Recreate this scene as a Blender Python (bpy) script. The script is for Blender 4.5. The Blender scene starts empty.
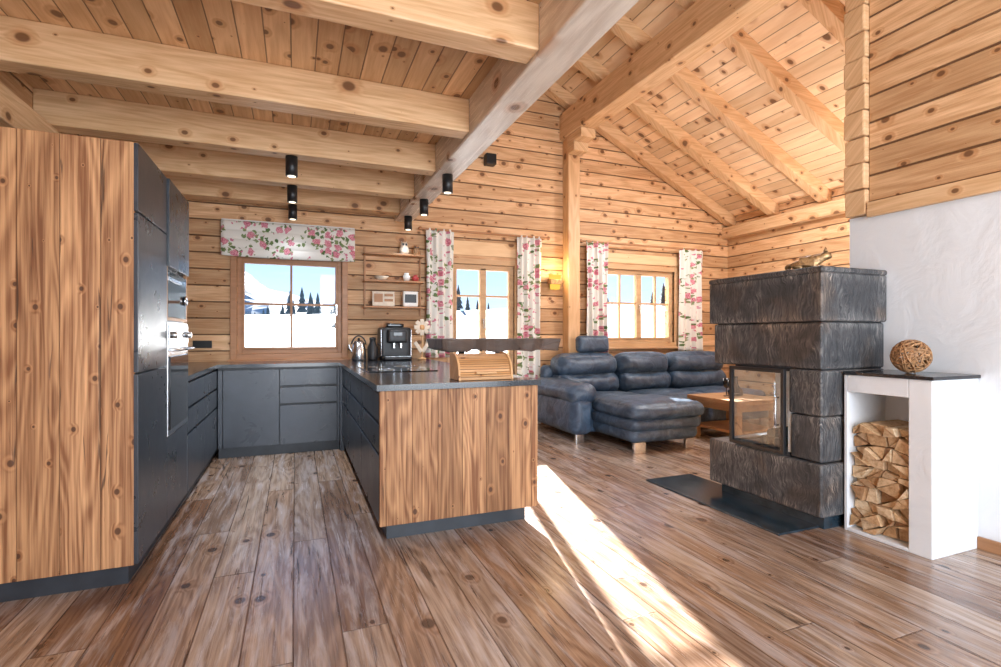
import bpy, bmesh, math, random
from mathutils import Vector, Matrix
random.seed(7)
S=bpy.context.scene
COL=S.collection
CAMZ=1.21

# ------------------------------------------------------------------ node helpers
class NT:
    def __init__(s,name):
        s.m=bpy.data.materials.new(name); s.m.use_nodes=True
        s.t=s.m.node_tree; s.t.nodes.clear()
        s.out=s.t.nodes.new('ShaderNodeOutputMaterial')
    def set(s,sock,v):
        if v is None: return
        if isinstance(v,bpy.types.NodeSocket): s.t.links.new(v,sock)
        else:
            if sock.type=='RGBA' and len(v)==3: v=(*v,1)
            sock.default_value=v
    def n(s,typ,ins={},**props):
        nd=s.t.nodes.new(typ)
        for k,v in props.items(): setattr(nd,k,v)
        for k,v in ins.items(): s.set(nd.inputs[k],v)
        return nd
    def ma(s,op,a,b=None,c=None,clamp=False):
        nd=s.t.nodes.new('ShaderNodeMath'); nd.operation=op; nd.use_clamp=clamp
        s.set(nd.inputs[0],a); s.set(nd.inputs[1],b); s.set(nd.inputs[2],c)
        return nd.outputs[0]
    def mr(s,v,a,b,c=0.0,d=1.0):
        nd=s.n('ShaderNodeMapRange',{'Value':v,'From Min':a,'From Max':b,'To Min':c,'To Max':d},interpolation_type='SMOOTHSTEP')
        return nd.outputs[0]
    def mix(s,f,a,b,bt='MIX'):
        nd=s.n('ShaderNodeMixRGB',{0:f,1:a,2:b},blend_type=bt); return nd.outputs[0]
    def xyz(s):
        g=s.n('ShaderNodeNewGeometry'); sp=s.n('ShaderNodeSeparateXYZ',{0:g.outputs['Position']})
        return sp.outputs[0],sp.outputs[1],sp.outputs[2],g
    def cmb(s,a,b,c=0.0):
        return s.n('ShaderNodeCombineXYZ',{0:a,1:b,2:c}).outputs[0]
    def noise(s,vec,scale=1,detail=4,rough=.5,dist=0,):
        return s.n('ShaderNodeTexNoise',{'Vector':vec,'Scale':scale,'Detail':detail,'Roughness':rough,'Distortion':dist}).outputs[0]
    def ramp(s,f,stops):
        nd=s.n('ShaderNodeValToRGB',{0:f}); e=nd.color_ramp.elements
        while len(e)<len(stops): e.new(.5)
        for i,(p,c) in enumerate(stops): e[i].position=p; e[i].color=(*c,1)
        return nd.outputs[0]
    def bsdf(s,color,rough=.5,metal=0,normal=None,spec=.5,**kw):
        ins={'Base Color':color,'Roughness':rough,'Metallic':metal,'Specular IOR Level':spec}
        if normal is not None: ins['Normal']=normal
        ins.update(kw)
        b=s.n('ShaderNodeBsdfPrincipled',ins)
        s.t.links.new(b.outputs[0],s.out.inputs[0]); return s.m
    def bump(s,h,dist=.002,st=1.0):
        return s.n('ShaderNodeBump',{'Height':h,'Distance':dist,'Strength':st}).outputs[0]

def wood(name,ax,light,dark,width=None,length=None,ks=4.0,kr=.15,rough=.45,tint=.3,groove=.018,
         palette=None,bump=.003,ringf=7,contrast=.8,kcol=(.13,.05,.018),halo=(.48,.20,.065),spec=.4,cracks=False,seed=0.0,gd=.7,kp=1.6,hw=.5,
         weather=None,wamt=.35,ringw=.38,grainw=.32,gu=3.0,wrap=7.0,crack_lo=.62):
    t=NT(name); x,y,z,g=t.xyz()
    if ax=='X': u=x; v=t.ma('ADD',y,z)
    elif ax=='Y': u=y; v=t.ma('ADD',x,z)
    elif ax=='Z': u=z; v=t.ma('ADD',x,y)
    else: u=t.ma('ADD',x,y); v=z
    v=t.ma('ADD',v,10.0+seed)
    gm=None; rnd=None
    if width:
        s_=t.ma('DIVIDE',v,width); idx=t.ma('FLOOR',s_); fr=t.ma('FRACT',s_)
        r1=t.n('ShaderNodeTexWhiteNoise',{'W':idx},noise_dimensions='1D').outputs[0]
        u=t.ma('ADD',u,t.ma('MULTIPLY',r1,17.3))
        edge=t.ma('MINIMUM',fr,t.ma('SUBTRACT',1.0,fr)); edge=t.ma('MULTIPLY',edge,width)
        if length:
            s2=t.ma('DIVIDE',u,length); i2=t.ma('FLOOR',s2); f2=t.ma('FRACT',s2)
            e2=t.ma('MULTIPLY',t.ma('MINIMUM',f2,t.ma('SUBTRACT',1.0,f2)),length)
            edge=t.ma('MINIMUM',edge,e2)
            rnd=t.n('ShaderNodeTexWhiteNoise',{'Vector':t.cmb(idx,i2,3.0)},noise_dimensions='3D').outputs[0]
        else: rnd=r1
        gm=t.mr(edge,groove*.15,groove*.5,1.0,0.0)
    off=t.ma('MULTIPLY',rnd,9.0) if rnd is not None else 0.0
    vn=t.ma('ADD',v,off)
    vo=t.n('ShaderNodeTexVoronoi',{'Vector':t.cmb(t.ma('MULTIPLY',u,.75),vn),'Scale':ks,'Randomness':1.0},voronoi_dimensions='2D')
    cr=t.n('ShaderNodeSeparateColor',{0:vo.outputs['Color']}).outputs[0]
    rad=t.ma('MULTIPLY',t.ma('POWER',cr,kp),kr)
    ratio=t.ma('DIVIDE',vo.outputs['Distance'],t.ma('ADD',rad,.004))
    core=t.mr(ratio,.65,1.1,1.0,0.0); hal=t.mr(ratio,.9,2.6,1.0,0.0)
    n1=t.noise(t.cmb(t.ma('MULTIPLY',u,.55),t.ma('MULTIPLY',vn,4.2)),1.0,2.5,.5,.5)
    ring=t.ma('SINE',t.ma('ADD',t.ma('MULTIPLY',n1,ringf*6.28),t.ma('MULTIPLY',hal,wrap)))
    ring=t.ma('MULTIPLY_ADD',ring,.5,.5)
    grain=t.noise(t.cmb(t.ma('MULTIPLY',u,gu),t.ma('MULTIPLY',vn,60.0)),1.0,5,.65,.2)
    grain=t.mr(grain,.3,.7)
    blot=t.noise(t.cmb(t.ma('MULTIPLY',u,1.2),t.ma('MULTIPLY',vn,3.0)),1.0,3,.6)
    fac=t.ma('ADD',t.ma('MULTIPLY',ring,ringw),t.ma('ADD',t.ma('MULTIPLY',grain,grainw),t.ma('MULTIPLY',blot,.35)))
    fac=t.ma('MULTIPLY',fac,contrast,clamp=True)
    if palette:
        base=t.ramp(rnd,[(i/(len(palette)-1),c) for i,c in enumerate(palette)])
        dk=t.mix(1.0,base,dark,'MULTIPLY')
        col=t.mix(fac,base,dk)
    else:
        col=t.mix(fac,light,dark)
    if weather:
        wn=t.noise(t.cmb(t.ma('MULTIPLY',u,1.6),t.ma('MULTIPLY',vn,14.0)),1.0,5,.65,.6)
        col=t.mix(t.ma('MULTIPLY',t.mr(wn,.46,.66),wamt),col,weather)
    if rnd is not None and not palette:
        br=t.ma('MULTIPLY_ADD',t.ma('SUBTRACT',rnd,.5),tint,1.0)
        col=t.mix(1.0,col,t.cmb(br,t.ma('POWER',br,1.15),t.ma('POWER',br,1.35)),'MULTIPLY')
    col=t.mix(t.ma('MULTIPLY',hal,hw),col,halo)
    col=t.mix(t.ma('MULTIPLY',core,.85),col,kcol)
    h=t.ma('MULTIPLY',grain,.15)
    if cracks:
        c=t.noise(t.cmb(t.ma('MULTIPLY',u,1.3),t.ma('MULTIPLY',vn,26.0)),1.0,3,.7,.8)
        cm=t.mr(c,crack_lo,crack_lo+.06)
        col=t.mix(t.ma('MULTIPLY',cm,.75),col,(.05,.026,.016))
        h=t.ma('SUBTRACT',h,t.ma('MULTIPLY',cm,.4))
    if gm is not None:
        col=t.mix(t.ma('MULTIPLY',gm,gd),col,(.10,.04,.016))
        h=t.ma('SUBTRACT',h,gm)
    rr=t.ma('ADD',rough,t.ma('MULTIPLY',t.ma('SUBTRACT',grain,.5),.14))
    return t.bsdf(col,rr,0,t.bump(h,bump),spec)

def plain(name,c,rough=.5,metal=0,nscale=0,namt=.2,bump=0,**kw):
    t=NT(name)
    if nscale:
        x,y,z,g=t.xyz(); n=t.noise(g.outputs['Position'],nscale,5,.6)
        col=t.mix(t.mr(n,.3,.7),tuple(max(0,k*(1-namt)) for k in c),tuple(min(1,k*(1+namt)) for k in c))
        nm=t.bump(n,bump) if bump else None
        return t.bsdf(col,rough,metal,nm,**kw)
    return t.bsdf(c,rough,metal,**kw)

PL=(.86,.60,.355); PD=(.54,.29,.125)
M={}
M['log']=wood('pine_log_wall','H',(.82,.55,.315),(.48,.24,.10),width=.178,ks=6.0,kr=.17,tint=.42,groove=.019,bump=.011,rough=.5,contrast=1.0,gd=.85,ringw=.32,grainw=.42)
M['ceil']=wood('pine_ceiling_boards','Y',(.86,.58,.33),(.50,.25,.10),width=.135,ks=6,kr=.17,tint=.55,groove=.010,bump=.004,rough=.4)
M['roof']=wood('pine_roof_boards','Y',(.92,.69,.45),(.70,.44,.23),width=.07,ks=6,kr=.18,tint=.32,groove=.006,bump=.003,rough=.4,gd=.65)
M['beamX']=wood('pine_beam_x','X',PL,PD,ks=4.2,kr=.14,contrast=.92,ringf=10,ringw=.30,grainw=.42)
M['beamY']=wood('pine_beam_y','Y',PL,PD,ks=4.2,kr=.14,contrast=.92,ringf=10,ringw=.30,grainw=.42)
M['beamE']=wood('pine_edge_beam_sheen','Y',(.88,.80,.70),(.52,.42,.34),ks=3.6,kr=.18,contrast=.9,rough=.24)  # pale grey puts the sun reflection on the underside into the colour
M['beamZ']=wood('pine_post','Z',(.82,.54,.30),PD,ks=3.6,kr=.15)
M['rust']=wood('reclaimed_spruce','Z',(.64,.355,.165),(.18,.070,.026),width=.155,ks=6.0,kr=.085,tint=.6,groove=.004,bump=.004,rough=.55,ringf=14,contrast=1.08,kcol=(.06,.022,.009),halo=(.30,.12,.042),cracks=True,gd=.65,ringw=.30,grainw=.56,gu=1.1,wrap=5.0,kp=1.0,hw=.45)
M['floor']=wood('oak_floor_planks','Y',(.4,.2,.1),(.38,.31,.26),width=.185,length=2.3,ks=3.4,kr=.11,groove=.008,bump=.003,rough=.22,spec=.85,ringf=12,hw=.4,ringw=.30,grainw=.46,gu=2.0,
  palette=[(.28,.14,.072),(.66,.51,.385),(.38,.225,.135),(.76,.64,.52),(.27,.14,.075),(.68,.55,.44),(.48,.31,.20),(.60,.46,.35)],kcol=(.05,.024,.014),halo=(.24,.12,.06),cracks=True,contrast=1.25,weather=(.60,.54,.52),wamt=.45,crack_lo=.625)
M['win']=wood('window_wood_brown','X',(.50,.25,.12),(.33,.15,.065),ks=1,kr=.02,rough=.4)
M['winl']=wood('window_wood_light','X',(.66,.43,.24),(.46,.26,.12),ks=1,kr=.02,rough=.4)
M['trim']=wood('spruce_trim','X',(.84,.59,.34),(.66,.40,.20),ks=3,kr=.1)
M['tablewood']=wood('oak_table','Y',(.55,.31,.15),(.32,.15,.065),ks=4,kr=.1)
M['shelf']=wood('shelf_wood','X',(.50,.26,.12),(.33,.15,.06),ks=4,kr=.1)
M['bread']=wood('bread_box_wood','X',(.70,.39,.17),(.43,.20,.07),width=.022,ks=5,kr=.08,groove=.006,bump=.003)
M['breadp']=wood('bread_box_side','X',(.76,.46,.22),(.53,.27,.10),ks=5,kr=.1)
M['base']=wood('baseboard_wood','Y',(.42,.21,.10),(.26,.12,.05),ks=3,kr=.1)

def dark_front():
    t=NT('anthracite_front'); x,y,z,g=t.xyz()
    n=t.noise(g.outputs['Position'],3.5,7,.6,.5); n2=t.noise(g.outputs['Position'],40,3,.6)
    c=t.mix(t.mr(n,.35,.7),(.028,.034,.043),(.042,.051,.065))
    return t.bsdf(c,t.mr(n,.3,.7,.26,.34),0,t.bump(n2,.0004),.6)
M['dark']=dark_front()
M['toe']=plain('toe_kick_black',(.026,.032,.040),.4,nscale=8)
def granite():
    t=NT('black_granite'); x,y,z,g=t.xyz()
    n=t.noise(g.outputs['Position'],180,3,.7)
    c=t.mix(t.mr(n,.55,.75),(.014,.016,.02),(.08,.09,.10))
    return t.bsdf(c,.16,0,None,.6)
M['granite']=granite()
def plaster():
    t=NT('white_plaster'); x,y,z,g=t.xyz()
    n=t.noise(g.outputs['Position'],4,5,.55,.8)
    return t.bsdf(t.mix(n,(.70,.73,.76),(.80,.82,.84)),.8,0,t.bump(n,.010),.2)
M['plaster']=plaster()
def stove():
    t=NT('brushed_soapstone'); x,y,z,g=t.xyz()
    w=t.noise(g.outputs['Position'],3.0,4,.6,.4); w2=t.noise(g.outputs['Position'],2.1,3,.5,.3)
    u=t.ma('ADD',x,y)
    vec=t.cmb(t.ma('ADD',t.ma('MULTIPLY',u,110.0),t.ma('MULTIPLY',w,22.0)),t.ma('ADD',t.ma('MULTIPLY',z,10.0),t.ma('MULTIPLY',w2,6.0)),t.ma('MULTIPLY',t.ma('SUBTRACT',x,y),5.0))
    n=t.noise(vec,1,4,.66,.2)
    b=t.noise(g.outputs['Position'],3.6,4,.55,.8); br=t.noise(g.outputs['Position'],3.1,3,.5,.6)
    zz=t.ma('FRACT',t.ma('DIVIDE',t.ma('SUBTRACT',z,.10),.2975))
    edge=t.ma('MINIMUM',zz,t.ma('SUBTRACT',1.0,zz))
    ed=t.mr(edge,.0,.20,.34,0.0)
    f=t.ma('ADD',t.ma('MULTIPLY',t.mr(n,.30,.74),t.mr(b,.36,.64,.30,.85)),t.ma('MULTIPLY',ed,t.mr(n,.3,.7)),clamp=True)
    c=t.ramp(f,[(0,(.026,.027,.030)),(.3,(.070,.071,.075)),(.65,(.16,.155,.15)),(1,(.38,.36,.34))])
    c=t.mix(t.mr(br,.50,.68,0.0,.6),c,t.mix(1.0,c,(1.30,.95,.70),'MULTIPLY'))
    return t.bsdf(c,.50,0,t.bump(n,.004),.45)
M['stove']=stove()
M['stoveseam']=plain('stove_core',(.025,.025,.028),.7)
M['slate']=plain('black_floor_plate',(.022,.038,.052),.2,nscale=9,namt=.4)
M['steel']=plain('brushed_steel',(.62,.64,.66),.25,1.0)
M['black']=plain('black_metal',(.012,.012,.013),.4)
M['gloss']=plain('black_glass',(.008,.009,.011),.06)
M['gold']=plain('antique_bronze',(.36,.22,.10),.42,.55,nscale=40,namt=.45)
M['white']=plain('white_ceramic',(.85,.84,.80),.3)
M['cream']=plain('cream_card',(.74,.64,.51),.6,nscale=20,namt=.1)
M['red']=plain('red_enamel',(.45,.05,.05),.4)
M['wicker']=plain('wicker',(.34,.18,.08),.6,nscale=60,namt=.5)
M['snow']=plain('snow',(.135,.148,.170),.8,nscale=.12,namt=.16)
M['hinge']=plain('brass_plate',(.5,.4,.2),.3,1)
def sofa_m():
    t=NT('slate_blue_leather'); x,y,z,g=t.xyz()
    n=t.noise(g.outputs['Position'],6,6,.65,.9); n2=t.noise(g.outputs['Position'],160,2,.5)
    c=t.mix(t.mr(n,.3,.72),(.018,.038,.070),(.080,.130,.200))
    return t.bsdf(c,.38,0,t.bump(t.ma('ADD',n,t.ma('MULTIPLY',n2,.05)),.016),.55)
M['sofa']=sofa_m()
def floral():
    t=NT('floral_fabric'); x,y,z,g=t.xyz()
    u=t.ma('ADD',x,t.ma('MULTIPLY',y,.4))
    p=t.cmb(u,z); n=t.n('ShaderNodeTexNoise',{'Vector':p,'Scale':26.0,'Detail':2.5})
    pv=t.n('ShaderNodeVectorMath',operation='MULTIPLY_ADD'); pv.inputs[1].default_value=(.075,.075,0)
    t.t.links.new(n.outputs['Color'],pv.inputs[0]); t.t.links.new(p,pv.inputs[2])
    def sp(scale,off):
        vv=t.n('ShaderNodeVectorMath',{0:pv.outputs[0],1:(off,off*.7,0)},operation='ADD').outputs[0]
        vo=t.n('ShaderNodeTexVoronoi',{'Vector':vv,'Scale':scale,'Randomness':.9},voronoi_dimensions='2D')
        s=t.n('ShaderNodeSeparateColor',{0:vo.outputs['Color']})
        return vo.outputs['Distance'],s.outputs[0],s.outputs[1]
    d1,r1,g1=sp(7.5,3.1); d2,r2,g2=sp(19,7.7); d3,r3,g3=sp(22,1.7)
    col=(.78,.76,.70)
    near=t.ma('MULTIPLY',t.mr(d1,.58,.66,1.0,0.0),t.mr(r1,.34,.36))
    leaf=t.ma('MULTIPLY',t.ma('MULTIPLY',t.mr(d2,.34,.42,1.0,0.0),t.mr(r2,.28,.30)),near)
    col=t.mix(leaf,col,t.mix(g2,(.08,.15,.05),(.25,.31,.13)))
    rose=t.ma('MULTIPLY',t.mr(d1,.24,.30,1.0,0.0),t.mr(r1,.42,.44))
    inner=t.ma('MULTIPLY_ADD',t.ma('SINE',t.ma('MULTIPLY_ADD',d1,70.0,t.ma('MULTIPLY',n.outputs[0],14.0))),.5,.5)
    col=t.mix(rose,col,t.mix(inner,(.48,.08,.15),(.80,.42,.46)))
    bud=t.ma('MULTIPLY',t.mr(d3,.24,.30,1.0,0.0),t.mr(r3,.80,.82))
    col=t.mix(bud,col,(.62,.22,.30))
    return t.bsdf(col,.8,0,None,.2)
M['floral']=floral()
def glass():
    t=NT('window_glass')
    a=t.n('ShaderNodeBsdfTransparent',{0:(.97,.98,.98)}); b=t.n('ShaderNodeBsdfGlossy',{0:(1,1,1),'Roughness':.02})
    lw=t.n('ShaderNodeFresnel',{0:1.35})
    m=t.n('ShaderNodeMixShader',{0:lw.outputs[0],1:a.outputs[0],2:b.outputs[0]})
    t.t.links.new(m.outputs[0],t.out.inputs[0]); return t.m
M['glass']=glass()
def stoveglass():
    t=NT('firebox_glass')
    a=t.n('ShaderNodeBsdfTransparent',{0:(.88,.92,.95)}); b=t.n('ShaderNodeBsdfGlossy',{0:(.85,.93,1),'Roughness':.04})
    m=t.n('ShaderNodeMixShader',{0:.07,1:a.outputs[0],2:b.outputs[0]})
    t.t.links.new(m.outputs[0],t.out.inputs[0]); return t.m
M['sglass']=stoveglass()
M['firebrick']=plain('pale_firebrick',(.76,.82,.88),.8,nscale=9,namt=.2)
def emis(name,c,st):
    t=NT(name); e=t.n('ShaderNodeEmission',{0:c,1:st}); t.t.links.new(e.outputs[0],t.out.inputs[0]); return t.m
M['lampglow']=emis('warm_lamp_glass',(1,.60,.10),.9)
M['bulb']=emis('spot_bulb',(1,.9,.7),2.0)
def firewood_m():
    t=NT('split_firewood'); x,y,z,g=t.xyz()
    r=g.outputs['Random Per Island']
    n=t.noise(g.outputs['Position'],45,4,.6)
    c=t.ramp(r,[(0,(.80,.60,.38)),(.35,(.62,.40,.22)),(.7,(.84,.68,.47)),(.84,(.50,.30,.16)),(1,(.22,.12,.065))])
    c=t.mix(t.mr(n,.35,.75),c,t.mix(1.0,c,(.66,.56,.45),'MULTIPLY'))
    return t.bsdf(c,.8,0,t.bump(n,.003),.2)
M['firewood']=firewood_m()
def mount():
    t=NT('forest_mountain'); x,y,z,g=t.xyz()
    n=t.noise(g.outputs['Position'],.13,6,.7); n2=t.noise(g.outputs['Position'],.018,4,.6)
    f=t.mr(t.ma('ADD',n,t.ma('MULTIPLY',n2,.9)),.86,1.0)
    c=t.mix(f,(.062,.085,.095),(.20,.235,.28))
    return t.bsdf(c,.9,0,None,.1)
M['mount']=mount()
M['fir']=plain('fir_needles',(.030,.045,.042),.9,nscale=3,namt=.6)

# ------------------------------------------------------------------ geometry helpers
def addobj(name,me,mat=None,parent=None,loc=(0,0,0),rot=None,smooth=False):
    ob=bpy.data.objects.new(name,me); COL.objects.link(ob)
    if mat is not None and not me.materials: me.materials.append(M[mat] if isinstance(mat,str) else mat)
    if parent is not None:
        ob.parent=parent; loc=Vector(loc)-parent.location
    ob.location=loc
    if rot: ob.rotation_euler=rot
    if smooth:
        for p in me.polygons: p.use_smooth=True
    return ob
def group(name,loc):
    e=bpy.data.objects.new(name,None); e.empty_display_size=.1; e.location=loc; COL.objects.link(e); return e
def bevel(ob,w,seg=2):
    b=ob.modifiers.new('bevel','BEVEL'); b.width=w; b.segments=seg; b.limit_method='ANGLE'; return ob
def box(name,x0,x1,y0,y1,z0,z1,mat,parent=None,bv=0,rot=None):
    c=Vector(((x0+x1)/2,(y0+y1)/2,(z0+z1)/2)); bm=bmesh.new(); bmesh.ops.create_cube(bm,size=1)
    for v in bm.verts: v.co=Vector((v.co.x*(x1-x0),v.co.y*(y1-y0),v.co.z*(z1-z0)))
    me=bpy.data.meshes.new(name); bm.to_mesh(me); bm.free()
    ob=addobj(name,me,mat,parent,c,rot)
    if bv: bevel(ob,bv)
    return ob
def boxes(name,lst,mat,parent=None,bv=0):
    xs=[l[0] for l in lst]+[l[1] for l in lst]; ys=[l[2] for l in lst]+[l[3] for l in lst]; zs=[l[4] for l in lst]+[l[5] for l in lst]
    c=Vector(((min(xs)+max(xs))/2,(min(ys)+max(ys))/2,(min(zs)+max(zs))/2))
    bm=bmesh.new()
    for (a,b,c0,d,e,f) in lst:
        r=bmesh.ops.create_cube(bm,size=1)
        for v in r['verts']:
            v.co=Vector(((a+b)/2+v.co.x*(b-a),(c0+d)/2+v.co.y*(d-c0),(e+f)/2+v.co.z*(f-e)))-c
    me=bpy.data.meshes.new(name); bm.to_mesh(me); bm.free()
    ob=addobj(name,me,mat,parent,c)
    if bv: bevel(ob,bv)
    return ob
def prism(name,pts,a0,a1,axis,mat,parent=None,bv=0):
    def P(p,a):
        return Vector((p[0],a,p[1])) if axis=='Y' else (Vector((a,p[0],p[1])) if axis=='X' else Vector((p[0],p[1],a)))
    vs=[P(p,a0) for p in pts]+[P(p,a1) for p in pts]
    c=sum(vs,Vector())/len(vs); vs=[v-c for v in vs]; n=len(pts)
    faces=[list(range(n)),list(range(2*n-1,n-1,-1))]+[[i,i+n,(i+1)%n+n,(i+1)%n] for i in range(n)]
    me=bpy.data.meshes.new(name); me.from_pydata(vs,[],faces)
    bm=bmesh.new(); bm.from_mesh(me); bmesh.ops.recalc_face_normals(bm,faces=bm.faces); bm.to_mesh(me); bm.free()
    ob=addobj(name,me,mat,parent,c)
    if bv: bevel(ob,bv)
    return ob
def rbox(name,x0,x1,y0,y1,z0,z1,r,mat,parent=None,puff=(0,0,0),n=14,jit=0,rot=None):
    h=Vector(((x1-x0)/2,(y1-y0)/2,(z1-z0)/2)); c=Vector(((x0+x1)/2,(y0+y1)/2,(z0+z1)/2))
    bm=bmesh.new(); bmesh.ops.create_cube(bm,size=2)
    bmesh.ops.subdivide_edges(bm,edges=bm.edges[:],cuts=n,use_grid_fill=True)
    r=min(r,h.x*.99,h.y*.99,h.z*.99)
    for v in bm.verts:
        p=Vector([math.sin(k*math.pi/2) for k in v.co]); q=Vector((p.x*h.x,p.y*h.y,p.z*h.z))
        inn=Vector([max(-(h[i]-r),min(h[i]-r,q[i])) for i in range(3)]); d=q-inn
        if d.length>1e-9: q=inn+d.normalized()*r
        q.z+=puff[2]*(1-p.x**2)*(1-p.y**2)*(1 if p.z>0 else -.3)
        q.y+=puff[1]*(1-p.x**2)*(1-p.z**2)*(-1 if p.y<0 else .3)
        q.x+=puff[0]*(1-p.y**2)*(1-p.z**2)*(1 if p.x>0 else -1)
        if jit:
            w=q+c; q.z+=jit*math.sin(w.x*31+w.y*17)*math.sin(w.y*23-w.x*9)
            q.y+=jit*math.sin(w.x*27+w.z*21)
        v.co=q
    me=bpy.data.meshes.new(name); bm.to_mesh(me); bm.free()
    return addobj(name,me,mat,parent,c,rot,smooth=True)
def lathe(name,prof,loc,mat,parent=None,seg=28,axis='Z',rot=None,smooth=True):
    vs=[];fs=[]
    for r,z in prof:
        for i in range(seg):
            a=2*math.pi*i/seg; vs.append((r*math.cos(a),r*math.sin(a),z))
    for j in range(len(prof)-1):
        for i in range(seg):
            k=(i+1)%seg; fs.append((j*seg+i,j*seg+k,(j+1)*seg+k,(j+1)*seg+i))
    fs.append(tuple(range(seg-1,-1,-1))); fs.append(tuple((len(prof)-1)*seg+i for i in range(seg)))
    me=bpy.data.meshes.new(name); me.from_pydata(vs,[],fs)
    ob=addobj(name,me,mat,parent,loc,rot)
    if smooth:
        for p in me.polygons: p.use_smooth=len(p.vertices)==4
    return ob
def tube(name,paths,r,mat,parent=None,loc=(0,0,0),cyclic=False,res=4):
    cu=bpy.data.curves.new(name,'CURVE'); cu.dimensions='3D'; cu.bevel_depth=r; cu.bevel_resolution=res; cu.use_fill_caps=True
    for pts in paths:
        sp=cu.splines.new('POLY'); sp.points.add(len(pts)-1); sp.use_cyclic_u=cyclic
        for i,p in enumerate(pts): sp.points[i].co=(*p,1)
    cu.materials.append(M[mat]); ob=bpy.data.objects.new(name,cu); COL.objects.link(ob)
    if parent is not None: ob.parent=parent; loc=Vector(loc)-parent.location
    ob.location=loc; return ob

# ------------------------------------------------------------------ dimensions
XL=-1.62; XR=6.46; YB=6.3; YR=-3.2; XC=3.6; YC=2.42
RZ=3.08; PT=.48; XRG=2.5
def roofz(x): return RZ+PT*(XR-x) if x>=XRG else RZ+PT*(XR-XRG)-PT*(XRG-x)

# room shell
box('floor',XL-.2,XR+.2,YR,YB+.2,-.12,0,'floor')
W1=(-.60,.506,1.0,2.08); W2=(1.85,2.72,.66,2.13); W3=(4.12,5.38,1.10,2.17)
def wallcells():
    xs=sorted({XL-.2,XR+.2,W1[0],W1[1],W2[0],W2[1],W3[0],W3[1]}); zs=sorted({-.1,2.85,W1[2],W1[3],W2[2],W2[3],W3[2],W3[3]})
    L=[]
    for i in range(len(xs)-1):
        col=[]
        for j in range(len(zs)-1):
            cx=(xs[i]+xs[i+1])/2; cz=(zs[j]+zs[j+1])/2
            if any(w[0]<cx<w[1] and w[2]<cz<w[3] for w in (W1,W2,W3)): continue
            if col and abs(col[-1][5]-zs[j])<1e-6: col[-1][5]=zs[j+1]
            else: col.append([xs[i],xs[i+1],YB,YB+.2,zs[j],zs[j+1]])
        L+=col
    return L
wb=boxes('wall_back',wallcells(),'log')
g=prism('gable_part',[(XL-.2,2.85),(XR+.2,2.85),(XR+.2,roofz(XR+.2)),(XRG,roofz(XRG)),(XL-.2,roofz(XL-.2))],YB,YB+.2,'Y','log')
g.parent=wb; g.location=g.location-wb.location
box('wall_right',XR,XR+.2,YC,YB,-.1,RZ+.03,'log')
box('wall_left',XL-.2,XL,YR,YB,-.1,3.0,'log')
box('wall_partition',XC+.02,XR,YC-.14,YC,-.1,4.2,'log')
box('wall_chimney',XC,XC+.15,YR,YC-.14,-.1,2.02,'plaster')
box('wall_upper_right',XC-.01,XC+.15,YR,YC-.14,2.02,roofz(XC+.15),'log')
box('trim_1',XC-.045,XC-.01,YR,YC-.14,2.0,2.10,'beamY',bv=.006)
L=[]
k=0; z=2.02
while z<4.3:
    o=.060 if k%2 else .045
    L.append((XC-o,XC+.05,YC-.135,YC+.005,z+.004,z+.174)); z+=.178; k+=1
boxes('log_corner_ends',L,'beamX',bv=.010)
box('log_corner_post',XC,XC+.02,YC-.14,YC,0,2.02,'plaster')
box('baseboard_right',XC-.02,XC,YR,1.69,0,.07,'base',bv=.004)
box('baseboard_back',1.5,XR,YB-.02,YB,0,.07,'base',bv=.004)

# kitchen flat ceiling, joists, edge beam
box('ceiling',XL,1.30,YR,YB,2.85,2.95,'ceil')
for yy in (.05,1.15,2.28,3.38,4.30,5.15,5.92):
    box('ceiling_joist',XL,1.12,yy,yy+.15,2.62,2.85,'beamX',bv=.008)
box('ceiling_joist',XL,1.12,6.2,6.3,2.66,2.85,'beamX',bv=.008)
box('edge_beam',1.12,1.33,YR,YB,2.60,2.97,'beamE',bv=.010)
box('wall_plate_beam',XL,XL+.10,YR,YB,2.42,2.62,'beamY',bv=.008)

# roof
th=.1
def roofside(nm,xa,xb):
    return prism(nm,[(xa,roofz(xa)),(xb,roofz(xb)),(xb,roofz(xb)+th),(xa,roofz(xa)+th)],YR,YB+.25,'Y','roof')
roofside('ceiling_roof_right',XRG,XR+.25); roofside('ceiling_roof_left',XL-.25,XRG)
rd=.17
for i in range(11):
    yy=6.13-.78*i
    prism('roof_rafter',[(XRG,roofz(XRG)),(XR,roofz(XR)),(XR,roofz(XR)-rd),(XRG,roofz(XRG)-rd)],yy,yy+.13,'Y','beamX',bv=.006)
    prism('roof_rafter',[(1.34,roofz(1.34)),(XRG,roofz(XRG)),(XRG,roofz(XRG)-rd),(1.34,roofz(1.34)-rd)],yy,yy+.13,'Y','beamX',bv=.006)
pz=roofz(3.64)-rd
box('roof_purlin',3.40,3.64,YR,YB,pz-.36,pz,'beamY',bv=.010)
box('ridge_beam',XRG-.1,XRG+.1,YR,YB,roofz(XRG)-rd-.34,roofz(XRG)-rd,'beamY',bv=.01)
box('wall_plate_right',XR-.12,XR,YC,YB,RZ-rd-.16,RZ-rd+.01,'beamY',bv=.008)
pg=group('timber_post',(3.54,6.2,0))
box('post',3.45,3.63,6.13,6.298,0,pz-.36,'beamZ',pg,bv=.008)
boxes('corbel',[(3.42,3.64,5.75,6.12,pz-.48,pz-.36),(3.42,3.64,5.93,6.12,pz-.60,pz-.48)],'beamY',pg,bv=.01)
box('wall_speaker',2.28,2.42,6.18,6.3,3.42,3.56,'black',bv=.01)

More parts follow.
